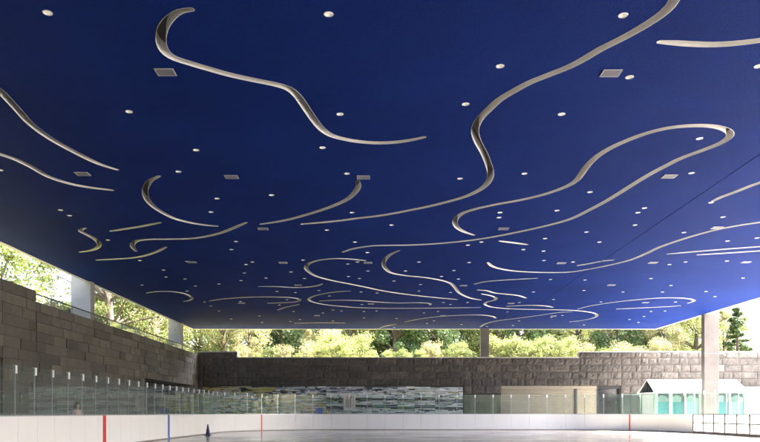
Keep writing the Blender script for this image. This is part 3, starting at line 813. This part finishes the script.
# ------------------------------------------------------------------ booth with white roof, kiosk
bx0, bx1, by0, by1 = 17.55, 23.35, 44.4, 47.0
bt = empty('white_booth', ((bx0+bx1)/2, (by0+by1)/2, 0))
tag(bt, 'glazed booth with white pitched roof and turquoise panels beyond the right boards', 'booth')
hx, hy = (bx1-bx0)/2, (by1-by0)/2
EV, RG = 2.5, 3.28
a = MB()
T = .06
for s in (-1, 1):
    q = [(-hx-.1, s*(hy+.15), EV-.05), (hx+.1, s*(hy+.15), EV-.05), (hx+.0, 0, RG), (-hx+.0, 0, RG)]
    q2 = [(x, y, z+T) for x, y, z in q]
    a.face(q, 'roof_white'); a.face(q2, 'roof_white')
    for k in range(4): a.face([q[k], q[(k+1) % 4], q2[(k+1) % 4], q2[k]], 'roof_white')
for k in range(1, 5):
    x = -hx+2*hx*k/5
    a.tube([(x, -hy-.15, EV+.015), (x, 0, RG+.065)], .018, 'roof_white', 5)
a.build('roof', bt)
for s in (-1, 1):
    a = MB()
    def gb(y0, z0, y1, z1): a.tube([(s*(hx-.02), y0, z0), (s*(hx-.02), y1, z1)], .03, 'steel_dark', 6)
    gb(-hy, EV, 0, RG-.05); gb(hy, EV, 0, RG-.05); gb(-hy, EV, hy, EV); gb(0, EV, 0, RG-.05); gb(-hy*.5, EV, 0, RG-.1); gb(hy*.5, EV, 0, RG-.1); gb(-hy*.5, EV, -hy*.5, EV+.37); gb(hy*.5, EV, hy*.5, EV+.37)
    a.face([(s*(hx-.06), -hy, EV), (s*(hx-.06), hy, EV), (s*(hx-.06), 0, RG-.04)], 'dark_drape'); a.build('gable_truss', bt)
ncol = 6
for k in range(ncol+1):
    x = -hx+.06+(2*hx-.12)*k/ncol
    for yy in (-hy+.04, hy-.04):
        a = MB(); w = .03 if k not in (0, 3, 6) else .09
        a.box((x-w, yy-.04, 0), (x+w, yy+.04, EV-.06), 'white_metal' if k not in (0, 3, 6) else 'green_panel'); a.build('mullion', bt)
for k in range(ncol):
    x0 = -hx+.06+(2*hx-.12)*k/ncol+.07; x1 = -hx+.06+(2*hx-.12)*(k+1)/ncol-.07
    a = MB(); a.box((x0, -hy+.03, .02), (x1, -hy+.05, EV-.08), 'booth_glass'); a.build('window', bt)
    a = MB(); a.box((x0, -hy+.10, .02), (x1, -hy+.14, 1.85), 'teal_panel' if k % 3 != 2 else 'white_metal'); a.build('lower_panel', bt)
    a = MB(); n = 8; pts = [(x0, EV-.1)]+[(x0+(x1-x0)*q/n, 2.08+.2*math.cos(math.pi*(q/n-.5)*1.0)) for q in range(n+1)]+[(x1, EV-.1)]
    for yy in (-hy+.16, -hy+.19): a.face([(x, yy, z) for x, z in pts], 'dark_drape')
    a.build('drape', bt)
a = MB(); a.box((-hx+.05, hy-.03, .02), (hx-.05, hy-.01, EV-.1), 'white_metal'); a.build('back_wall', bt)
a = MB(); a.box((-hx+.1, -hy-.02, 0), (hx-.1, -hy+.0, .12), 'white_metal'); a.build('plinth', bt)
# kiosk at the right edge
kx = 25.0
ks = empty('white_kiosk', (kx, 46.0, 0))
tag(ks, 'white kiosk with violet blue door panels at the right edge beside the booth', 'kiosk')
a = MB(); a.box((-1.25, 0, 0), (2.2, 2.2, 2.75), 'white_metal'); a.box((-1.35, -.1, 2.75), (2.3, 2.3, 2.86), 'roof_white'); bevel(a.build('body', ks), .02)
for x in (-.45, .75):
    a = MB(); a.box((x, -.035, .05), (x+.62, -.003, 2.02), 'violet_panel'); a.build('door', ks)
    a = MB(); a.box((x, -.035, 2.32), (x+.62, -.003, 2.5), 'steel_grey'); a.build('vent', ks)
pl = MB(); pl.box((-.1, -.1, 0), (.1, .1, 2.1), 'yellow_paint'); pl.box((-.13, -.13, 0), (.13, .13, .08), 'steel_dark'); pl.box((-.12, -.12, 2.1), (.12, .12, 2.14), 'yellow_paint')
tag(bevel(pl.build('bollard', None, loc=(23.98, 45.6, 0)), .01), 'dull yellow post standing between the booth and the white kiosk', 'post')

# ------------------------------------------------------------------ cone
cn = empty('traffic_cone', (-8.75, 36.0, .001))
a = MB(); a.lathe([(.005, .57), (.03, .57), (.045, .45), (.115, .05), (.13, .032)], 'cone_navy', 28); a.build('cone_body', cn, True)
a = MB(); a.box((-.17, -.17, 0), (.17, .17, .032), 'cone_navy'); bevel(a.build('base', cn), .012)
tag(cn, 'navy traffic cone on the ice against the left boards', 'cone')

# ------------------------------------------------------------------ person behind the left glass
def person(loc, rz, hgt):
    root = empty('person', loc, rz)
    k = hgt/1.7
    J = []; E = []; RD = []
    def v(x, y, z, r, par=None):
        J.append((x*k, y*k, z*k)); RD.append(r*k); i = len(J)-1
        if par is not None: E.append((par, i))
        return i
    pel = v(0, 0, .93, .125); wa = v(0, .01, 1.08, .115, pel); ch = v(0, .01, 1.27, .135, wa); nb = v(0, .01, 1.42, .07, ch); nk = v(0, 0, 1.48, .052, nb)
    hd = v(0, -.012, 1.58, .088, nk); ht = v(0, .0, 1.66, .07, hd)
    for s in (-1, 1):
        hp = v(s*.09, 0, .86, .09, pel); kn = v(s*.095, -.02, .48, .058, hp); an = v(s*.10, .02, .09, .04, kn); fo = v(s*.11, -.10, .04, .035, an); v(s*.115, -.16, .035, .025, fo)
        sh = v(s*.17, .01, 1.38, .06, ch); el = v(s*.23, .03, 1.10, .043, sh); wr = v(s*.21, -.12, .92, .028, el); pm = v(s*.20, -.17, .86, .03, wr)
        for q, L in enumerate((.065, .075, .07, .055)):
            f1 = v(s*(.175+.017*q), -.20, .82, .009, pm); f2 = v(s*(.175+.017*q), -.20, .82-L*.5, .008, f1); v(s*(.175+.016*q), -.185, .82-L, .007, f2)
        t1 = v(s*.165, -.185, .865, .010, pm); v(s*.155, -.20, .83, .008, t1)
    def skin(name, idx, grow, mn, par):
        mp = {i: q for q, i in enumerate(idx)}
        me = bpy.data.meshes.new(name); me.from_pydata([J[i] for i in idx], [(mp[a_], mp[b_]) for a_, b_ in E if a_ in mp and b_ in mp], []); me.update()
        bm = bmesh.new(); bm.from_mesh(me); lay = bm.verts.layers.skin.verify(); bm.verts.ensure_lookup_table()
        for q, i in enumerate(idx):
            r = RD[i]*1.0+grow*k; bm.verts[q][lay].radius = (r, r); bm.verts[q][lay].use_root = q == 0
        bm.to_mesh(me); bm.free()
        me.materials.append(MATS[mn])
        o = bpy.data.objects.new(name, me); COL.objects.link(o); o.parent = par
        o.modifiers.new('skin', 'SKIN').use_smooth_shade = True
        sd = o.modifiers.new('sub', 'SUBSURF'); sd.levels = sd.render_levels = 2
        return o
    n_leg = 5; n_arm = 4+4*3+2
    body = skin('body', list(range(len(J))), 0, 'skin', root)
    base = 7; per = n_leg+n_arm
    tr = [0, 1]; jk = [0, 1, 2, 3]
    for s in (0, 1):
        b0 = base+s*per; tr += [b0, b0+1, b0+2]; jk += [b0+5, b0+6, b0+7]
    skin('trousers', tr, .016, 'trousers_dark', root); skin('jacket', jk, .022, 'jacket_pink', root)
    a = MB()
    for s in (-1, 1): a.box((s*.105*k-.05*k, -.2*k, 0), (s*.105*k+.05*k, .07*k, .09*k), 'shoe_dark')
    bevel(a.build('shoes', root), .02)
    # hair: cap and long fall, open at the face
    a = MB(); n = 16; kk = a.m('hair_brown'); rows = []
    for j, (z, r, yo) in enumerate(((1.735, .01, .01), (1.72, .06, .012), (1.68, .098, .015), (1.62, .112, .02), (1.54, .115, .03), (1.44, .12, .045), (1.32, .11, .06))):
        row = []
        for q in range(n):
            t = 2*math.pi*q/n
            if j > 2: t = -math.pi/2 + .75 + (2*math.pi-1.5)*q/(n-1)
            row.append(len(a.v)); a.v.append((r*k*math.cos(t), yo*k+r*1.05*k*math.sin(t)*(1 if j < 5 else .7), z*k))
        rows.append(row)
    for j in range(len(rows)-1):
        for q in range(n-1 if j > 1 else n):
            a.f.append((rows[j][q], rows[j][(q+1) % n], rows[j+1][(q+1) % n], rows[j+1][q])); a.mi.append(kk)
    o = a.build('hair', root, True); sd = o.modifiers.new('thick', 'SOLIDIFY'); sd.thickness = .012
    a = MB()
    a.tube([(0, -.095*k, 1.585*k), (0, -.118*k, 1.56*k), (0, -.10*k, 1.548*k)], [.008*k, .016*k, .01*k], 'skin', 8); a.build('nose', root, True)
    for s in (-1, 1):
        a = MB(); a.tube([(s*.032*k, -.088*k, 1.60*k), (s*.032*k, -.096*k, 1.60*k)], .011*k, 'shoe_dark', 10); a.build('eye', root)
    a = MB(); a.tube([(-.025*k, -.09*k, 1.525*k), (0, -.099*k, 1.522*k), (.025*k, -.09*k, 1.525*k)], .006*k, 'red_paint', 6); a.build('mouth', root)
    return root
tag(person((-10.6, 24.7, -.012), R(60), 1.52), 'person in a pale pink jacket with long reddish brown hair behind the left glass', 'person')

# ------------------------------------------------------------------ trees and shrubs
def leaf_mesh(name, centers, per, size, mname, seed, flat=.5, spread=1.0):
    rg = np.random.default_rng(seed)
    C = np.repeat(np.array([c[:3] for c in centers]), per, axis=0); Rr = np.repeat(np.array([c[3] for c in centers]), per)
    n = len(C)
    d = rg.normal(size=(n, 3)); d /= np.linalg.norm(d, axis=1, keepdims=True)
    rad = Rr*spread*rg.random(n)**.45
    P = C + d*rad[:, None]*np.array([1, 1, .8])
    nrm = rg.normal(size=(n, 3)) + d*.8 + np.array([0, 0, flat]); nrm /= np.linalg.norm(nrm, axis=1, keepdims=True)
    t = np.cross(nrm, rg.normal(size=(n, 3))); t /= np.linalg.norm(t, axis=1, keepdims=True)
    bt_ = np.cross(nrm, t)
    s = size*(.6+.8*rg.random(n))[:, None]
    V = np.empty((n, 4, 3)); V[:, 0] = P - t*s; V[:, 1] = P - bt_*s*.55 + nrm*s*.12; V[:, 2] = P + t*s; V[:, 3] = P + bt_*s*.55 + nrm*s*.12
    me = bpy.data.meshes.new(name)
    me.vertices.add(n*4); me.vertices.foreach_set('co', V.reshape(-1).astype(np.float32))
    me.loops.add(n*4); me.loops.foreach_set('vertex_index', np.arange(n*4, dtype=np.int32))
    me.polygons.add(n); me.polygons.foreach_set('loop_start', np.arange(0, n*4, 4, dtype=np.int32)); me.polygons.foreach_set('loop_total', np.full(n, 4, dtype=np.int32))
    me.update(calc_edges=True); me.materials.append(MATS[mname])
    return me
def make_tree(h, cr, mname, seed, nclump=60, per=110, size=.16, crown_from=.25, name='broadleaf_tree', lean=0):
    rd = random.Random(seed)
    root = empty(name, (0, 0, 0))
    a = MB()
    tp = [(0, 0, -.3)]; x = y = 0
    for i in range(1, 7):
        x += rd.uniform(-.03, .03)*h*.5+lean*h/6; y += rd.uniform(-.03, .03)*h*.5; tp.append((x, y, h*.85*i/6))
    r0 = h*.022+.05
    a.tube(tp, [r0*(1-.13*i) for i in range(7)], 'bark', 8)
    cl = []
    for q in range(nclump):
        t = rd.random()**.8; z = h*(crown_from+(1-crown_from)*t)
        prof = math.sin(math.pi*(.18+.80*t))**.7
        an = rd.uniform(0, 2*math.pi); rr = cr*prof*rd.uniform(.25, 1.0)**.6
        ii = min(5, z/(h*.85)*6); b0 = Vector(tp[int(ii)])
        c = (b0.x+rr*math.cos(an), b0.y+rr*math.sin(an), z, cr*rd.uniform(.12, .40))
        cl.append(c)
        if q % 3 == 0:
            st = Vector(tp[max(1, int(ii)-1)]); en = Vector(c[:3]); md = st.lerp(en, .5)+Vector((rd.uniform(-.3, .3), rd.uniform(-.3, .3), -.25+rd.uniform(0, .5)))
            a.tube([st, md, en], [r0*.38, r0*.24, r0*.07], 'bark', 5, False)
    a.build('trunk', root, True)
    me = leaf_mesh('crown', cl, per, size, mname, seed)
    o = bpy.data.objects.new('crown', me); COL.objects.link(o); o.parent = root
    return root
def make_shrub(h, w, mname, seed, nclump=30, per=130, size=.065, name='shrub'):
    rd = random.Random(seed); root = empty(name, (0, 0, 0)); a = MB(); cl = []
    for q in range(nclump):
        t = rd.random(); an = rd.uniform(0, 2*math.pi); rr = w*math.sqrt(rd.random())*(1-.6*max(0, t-.4))
        c = (rr*math.cos(an), rr*math.sin(an), h*(.12+.8*t), h*rd.uniform(.08, .24)); cl.append(c)
        if q % 2 == 0: a.tube([(rr*.2*math.cos(an), rr*.2*math.sin(an), -.1), (rr*.6*math.cos(an), rr*.6*math.sin(an), c[2]*.5), c[:3]], [.03, .02, .008], 'bark', 4, False)
    a.build('stems', root)
    me = leaf_mesh('foliage', cl, per, size, mname, seed, .5, 1.55); o = bpy.data.objects.new('foliage', me); COL.objects.link(o); o.parent = root
    return root
def place(proto, used, px, d, label, cat, group, sc=1, rz=0, dz=0, sxy=None):
    x = (px-VX)*d/F; z = hz(x, d)-.05+dz
    o = proto if id(proto) not in used else dup(proto)
    used.add(id(proto))
    o.location = (x, d, z); o.rotation_euler = (0, 0, rz); o.scale = (sxy or sc, sxy or sc, sc)
    tag(o, label, cat, group); return o
used = set(); rt = random.Random(99)
TD = make_tree(10, 3.6, 'leaf_dark', 1, 80, 230, .115, .04)
TD2 = make_tree(9, 3.2, 'leaf_dark', 2, 70, 230, .115, .03)
TG = make_tree(10, 3.4, 'leaf_green', 3, 70, 240, .10, .06)
TA = make_tree(11, 3.8, 'leaf_autumn', 4, 76, 330, .075, .10)
TA2 = make_tree(12, 4.2, 'leaf_autumn', 5, 80, 300, .075, .16, lean=.04)
TP_ = make_tree(8, 2.3, 'leaf_pale', 6, 46, 220, .085, .05)
SY = make_shrub(2.4, 1.35, 'leaf_yellow', 11); SY2 = make_shrub(2.0, 1.5, 'leaf_yellow', 12); SP = make_shrub(2.2, 1.2, 'leaf_pale', 13); SG = make_shrub(1.9, 1.3, 'leaf_green', 14)
KIND = {id(TD): 'dark green tree', id(TD2): 'bushy dark tree', id(TG): 'mid green tree', id(TA): 'yellow green autumn tree', id(TA2): 'loose autumn tree', id(TP_): 'slender pale tree',
        id(SY): 'tall yellow shrub', id(SY2): 'broad yellow shrub', id(SP): 'pale straw shrub', id(SG): 'low green shrub'}
# the trees beyond the far wall, left to right: (kind, px, depth, scale)
NTH = 'first second third fourth fifth sixth seventh eighth ninth tenth eleventh twelfth thirteenth fourteenth fifteenth sixteenth'.split()
def nth(lst, i):
    back = lambda e: e[2] > 84
    same = sorted(j for j, e in enumerate(lst) if KIND[id(e[0])] == KIND[id(lst[i][0])] and back(e) == back(lst[i])); same.sort(key=lambda j: lst[j][1])
    q = same.index(i)
    row = ' in the back row' if back(lst[i]) else ''
    return ('only ' if len(same) == 1 else NTH[q]+' ') + KIND[id(lst[i][0])] + row + ('' if len(same) == 1 else ' from the left')
FAR = [(TG,200,66,.95),(TA,222,60,.8),(TG,236,74,1.05),(TP_,250,59,.72),(TD,262,67,.95),(TD2,282,64,.9),(TG,300,70,.9),(TP_,322,62,.75),(TD2,338,72,1.0),(TA,352,66,.8),(TD,372,70,1.0),(TD2,395,66,.95),(TD,418,72,1.05),(TD2,437,66,.95),(TG,455,71,1.0),(TD,472,74,1.0),(TG,496,68,.95),(TG,518,74,1.05),(TD2,536,66,.85),(TG,556,76,1.0),(TA,580,66,.85),(TA2,600,72,.8),(TD2,617,62,.75),(TG,634,70,.9),(TD,650,66,.85),(TP_,664,58,.72),(TG,678,66,.95),(TA,694,60,.8),(TG,716,70,.8),(TP_,724,60,.55)] + [((TD, TG, TA, TD2, TG)[k % 5], 196+k*27, 86+(k*7) % 9, 1.05+.1*(k % 3)) for k in range(19)]
for i, (t, px, d, s) in enumerate(FAR):
    pr_ = 'left half' if px < 378 else 'right half'
    place(t, used, px, d, f'{nth(FAR, i)}, beyond the far wall', 'tree', 'trees beyond the far wall', s, rt.uniform(0, 6.28))
# shrubs in a row above the far wall
SH = [(SP,243,54.5,.7),(SY,257,53.5,.42),(SP,285,55,.8),(SG,271,56,.9),(SY2,298,53.5,.45),(SP,308,56,.9),(SY,320,53.2,.65),(SY,331,54.2,1.15),(SY2,345,53.5,1.0),(SY,358,54.6,1.15),(SY2,372,53.2,.6),(SY,388,54,.55),(SG,400,53.6,.7),(SY2,408,53.2,.5),(SY,421,54,.5),(SP,433,54.5,.85),(SY2,446,53.2,.55),(SY,459,53.6,.75),(SG,470,53.2,.6),
      (SY,497,53.8,1.05),(SY2,508,54.4,1.15),(SY,520,53.4,1.0),(SY2,533,53.2,.8),(SG,526,56,1.0),(SY,545,54,1.0),(SY2,557,53.4,.95),(SY,569,54.2,.95),(SP,583,54,.8),(SP,620,53.5,.9),(SG,604,54.5,.8),(SP,640,53,.7),(SP,660,54,1.0),(SG,690,53.5,.7)]
for i, (t, px, d, s) in enumerate(SH):
    place(t, used, px, d, f'{nth(SH, i)}, above the far wall', 'shrub', 'shrubs above the far wall', s*.8, rt.uniform(0, 6.28))
# trees beyond the left wall
LEFT = [(TG,-12,38,1.0),(TA,-60,40,1.0),(TA2,-20,50,1.0),(TG,70,54,.42),(TA2,112,38,1.0),(TG,133,44,.95),(TA2,150,40,.8),(TG,108,50,.7),(TA,160,58,1.1),(TA2,176,62,.95),(TG,124,58,.9),(TA,150,62,1.1),(TG,96,64,.55)]
for i, (t, px, d, s) in enumerate(LEFT):
    d = max(d, 17.5*F/(VX-px)) if px > 90 else d
    place(t, used, px, d, f'{nth(LEFT, i)}, beyond the left wall', 'tree', 'trees beyond the left wall', s, rt.uniform(0, 6.28))
LSH = [(SP,48,30,.75),(SG,60,31,.8),(SY,75,33,.7),(SG,84,34,.8),(SP,100,34.5,.6),(SY,118,36,.6),(SG,132,38,.7),(SY2,146,40,.6),(SP,158,42,.6),(SY,170,45,.7),(SG,180,46,.7)]
for i, (t, px, d, s) in enumerate(LSH):
    d = max(d, 15.0*F/(VX-px))
    place(t, used, px, d, f'{nth(LSH, i)}, above the left wall', 'shrub', 'shrubs above the left wall', s, rt.uniform(0, 6.28))
# conifer at the right
def make_conifer(h, seed):
    rd = random.Random(seed); root = empty('conifer_tree', (0, 0, 0)); a = MB()
    a.tube([(0, 0, -.3), (.05, 0, h*.5), (0, 0, h)], [.13, .09, .02], 'bark', 7)
    cl = []
    z = h*.12
    while z < h*.97:
        L = (1-z/h)**.7*h*.27+.15
        for q in range(rd.choice((3, 4))):
            an = rd.uniform(0, 6.28); l = L*rd.uniform(.55, 1.1)
            e = (l*math.cos(an), l*math.sin(an), z+rd.uniform(-.1, .12)); a.tube([(0, 0, z), e], [.035, .01], 'bark', 4, False)
            for t in (.45, .7, .9, 1.0): cl.append((e[0]*t, e[1]*t, z+(e[2]-z)*t, .16+.12*rd.random()))
        z += h*.075*rd.uniform(.8, 1.2)
    a.build('trunk', root)
    me = leaf_mesh('crown', cl, 40, .09, 'leaf_dark', seed, 1.2); o = bpy.data.objects.new('crown', me); COL.objects.link(o); o.parent = root
    return root
CO = make_conifer(4.6, 31)
x, d = (737-VX)*56/F, 56; CO.location = (x, d, hz(x, d)-.1)
tag(CO, 'thin layered conifer standing against the white sky at far right', 'tree')
# lamp pole and park fence behind the far wall
x, d = (334-VX)*56/F, 56
lp = empty('lamp_post', (x, d, hz(x, d)))
a = MB(); a.tube([(0, 0, 0), (0, 0, 4.2)], [.06, .045], 'white_metal', 10); a.lathe([(.11, 0), (.11, .12), (.07, .16)], 'white_metal', 12); a.build('pole', lp)
a = MB(); a.lathe([(.02, 4.2), (.16, 4.25), (.2, 4.5), (.05, 4.62), (.001, 4.63)], 'white_metal', 14); a.build('lamp_head', lp, True)
tag(lp, 'slim white lamp post rising among the yellow shrubs', 'lamp post')
fn = empty('park_fence', (2, 52.2, 5.0))
a = MB(); a.box((-12, -.012, .50), (12.3, .012, .53), 'steel_dark'); a.box((-12, -.012, .12), (12.3, .012, .14), 'steel_dark'); a.build('rail', fn)
for k in range(28):
    a = MB(); a.box((-12+k*.9, -.012, -.15), (-11.975+k*.9, .012, .5), 'steel_dark'); a.build('post', fn)
tag(fn, 'thin dark rail fence running through the shrubs above the far wall', 'fence')
# what stands behind the camera and across the plaza (it shows in the glass and shapes the light)
bw = MB(); bw.box((-40, -.6, 0), (60, 0, 7.5), 'granite_rough'); bw.box((-40, -.7, 7.5), (60, .05, 7.7), 'coping')
for k in range(12): bw.box((-18+k*3.4, .002, .2), (-15.6+k*3.4, .03, 3.0), 'door_black')
tag(bw.build('pavilion_building', None, loc=(0, -20, 0)), 'long granite building with dark window openings behind the rink, outside the frame', 'building')
rp2 = MB(); rp2.box((0, -18, 0), (.12, 46, 1.1), 'board_white'); rp2.box((-.02, -18, 1.1), (.14, 46, 1.14), 'steel_grey')
tag(rp2.build('rink_boards', None, loc=(27.5, 0, -.012)), 'straight white boards of the open air rink to the right, outside the frame', 'rink boards')
# park trees beyond the right plaza (they show in the glass reflections)
for x, y, t, s in ((62, 8, TG, 1.3), (66, 20, TA, 1.25), (60, 31, TD, 1.3), (68, 42, TG, 1.2)):
    o = dup(t, (x, y, -.05), rt.uniform(0, 6.28), (s, s, s)); tag(o, 'tree across the plaza to the right, outside the frame', 'tree', 'trees across the right plaza')

# ------------------------------------------------------------------ light, sky, camera
w = bpy.data.worlds.new('World'); scene.world = w; w.use_nodes = True
nt = w.node_tree; bg = nt.nodes['Background']
sky = N(nt, 'ShaderNodeTexSky'); sky.sky_type = 'NISHITA'; sky.sun_disc = False
sdir = Vector((.62, .03, .76)).normalized()
sky.sun_elevation = math.asin(sdir.z); sky.sun_rotation = math.atan2(sdir.x, sdir.y)
sky.dust_density = 6; sky.air_density = .8; sky.ozone_density = .6
nt.links.new(sky.outputs['Color'], bg.inputs['Color']); bg.inputs['Strength'].default_value = .15
sl = bpy.data.lights.new('sun', 'SUN'); sl.energy = 3.3; sl.angle = R(.6); sl.color = (1, .95, .87)
so = bpy.data.objects.new('sun', sl); so.rotation_euler = sdir.to_track_quat('Z', 'Y').to_euler(); so.location = (20, -30, 60); COL.objects.link(so)
cam = bpy.data.cameras.new('camera'); co = bpy.data.objects.new('camera', cam); COL.objects.link(co)
cam.sensor_width = 36; cam.lens = 36*F/760; cam.shift_x = (380-VX)/760; cam.shift_y = (VY-221)/760
cam.clip_end = 3000; cam.clip_start = .05
co.location = (0, 0, EYE); co.rotation_euler = (R(90), 0, 0)
scene.camera = co
scene.view_settings.view_transform = 'Standard'; scene.view_settings.look = 'None'; scene.view_settings.gamma = 1
scene.view_settings.use_curve_mapping = False
scene.view_settings.exposure = 4.1
scene.cycles.max_bounces = 10; scene.cycles.diffuse_bounces = 6; scene.cycles.transparent_max_bounces = 24
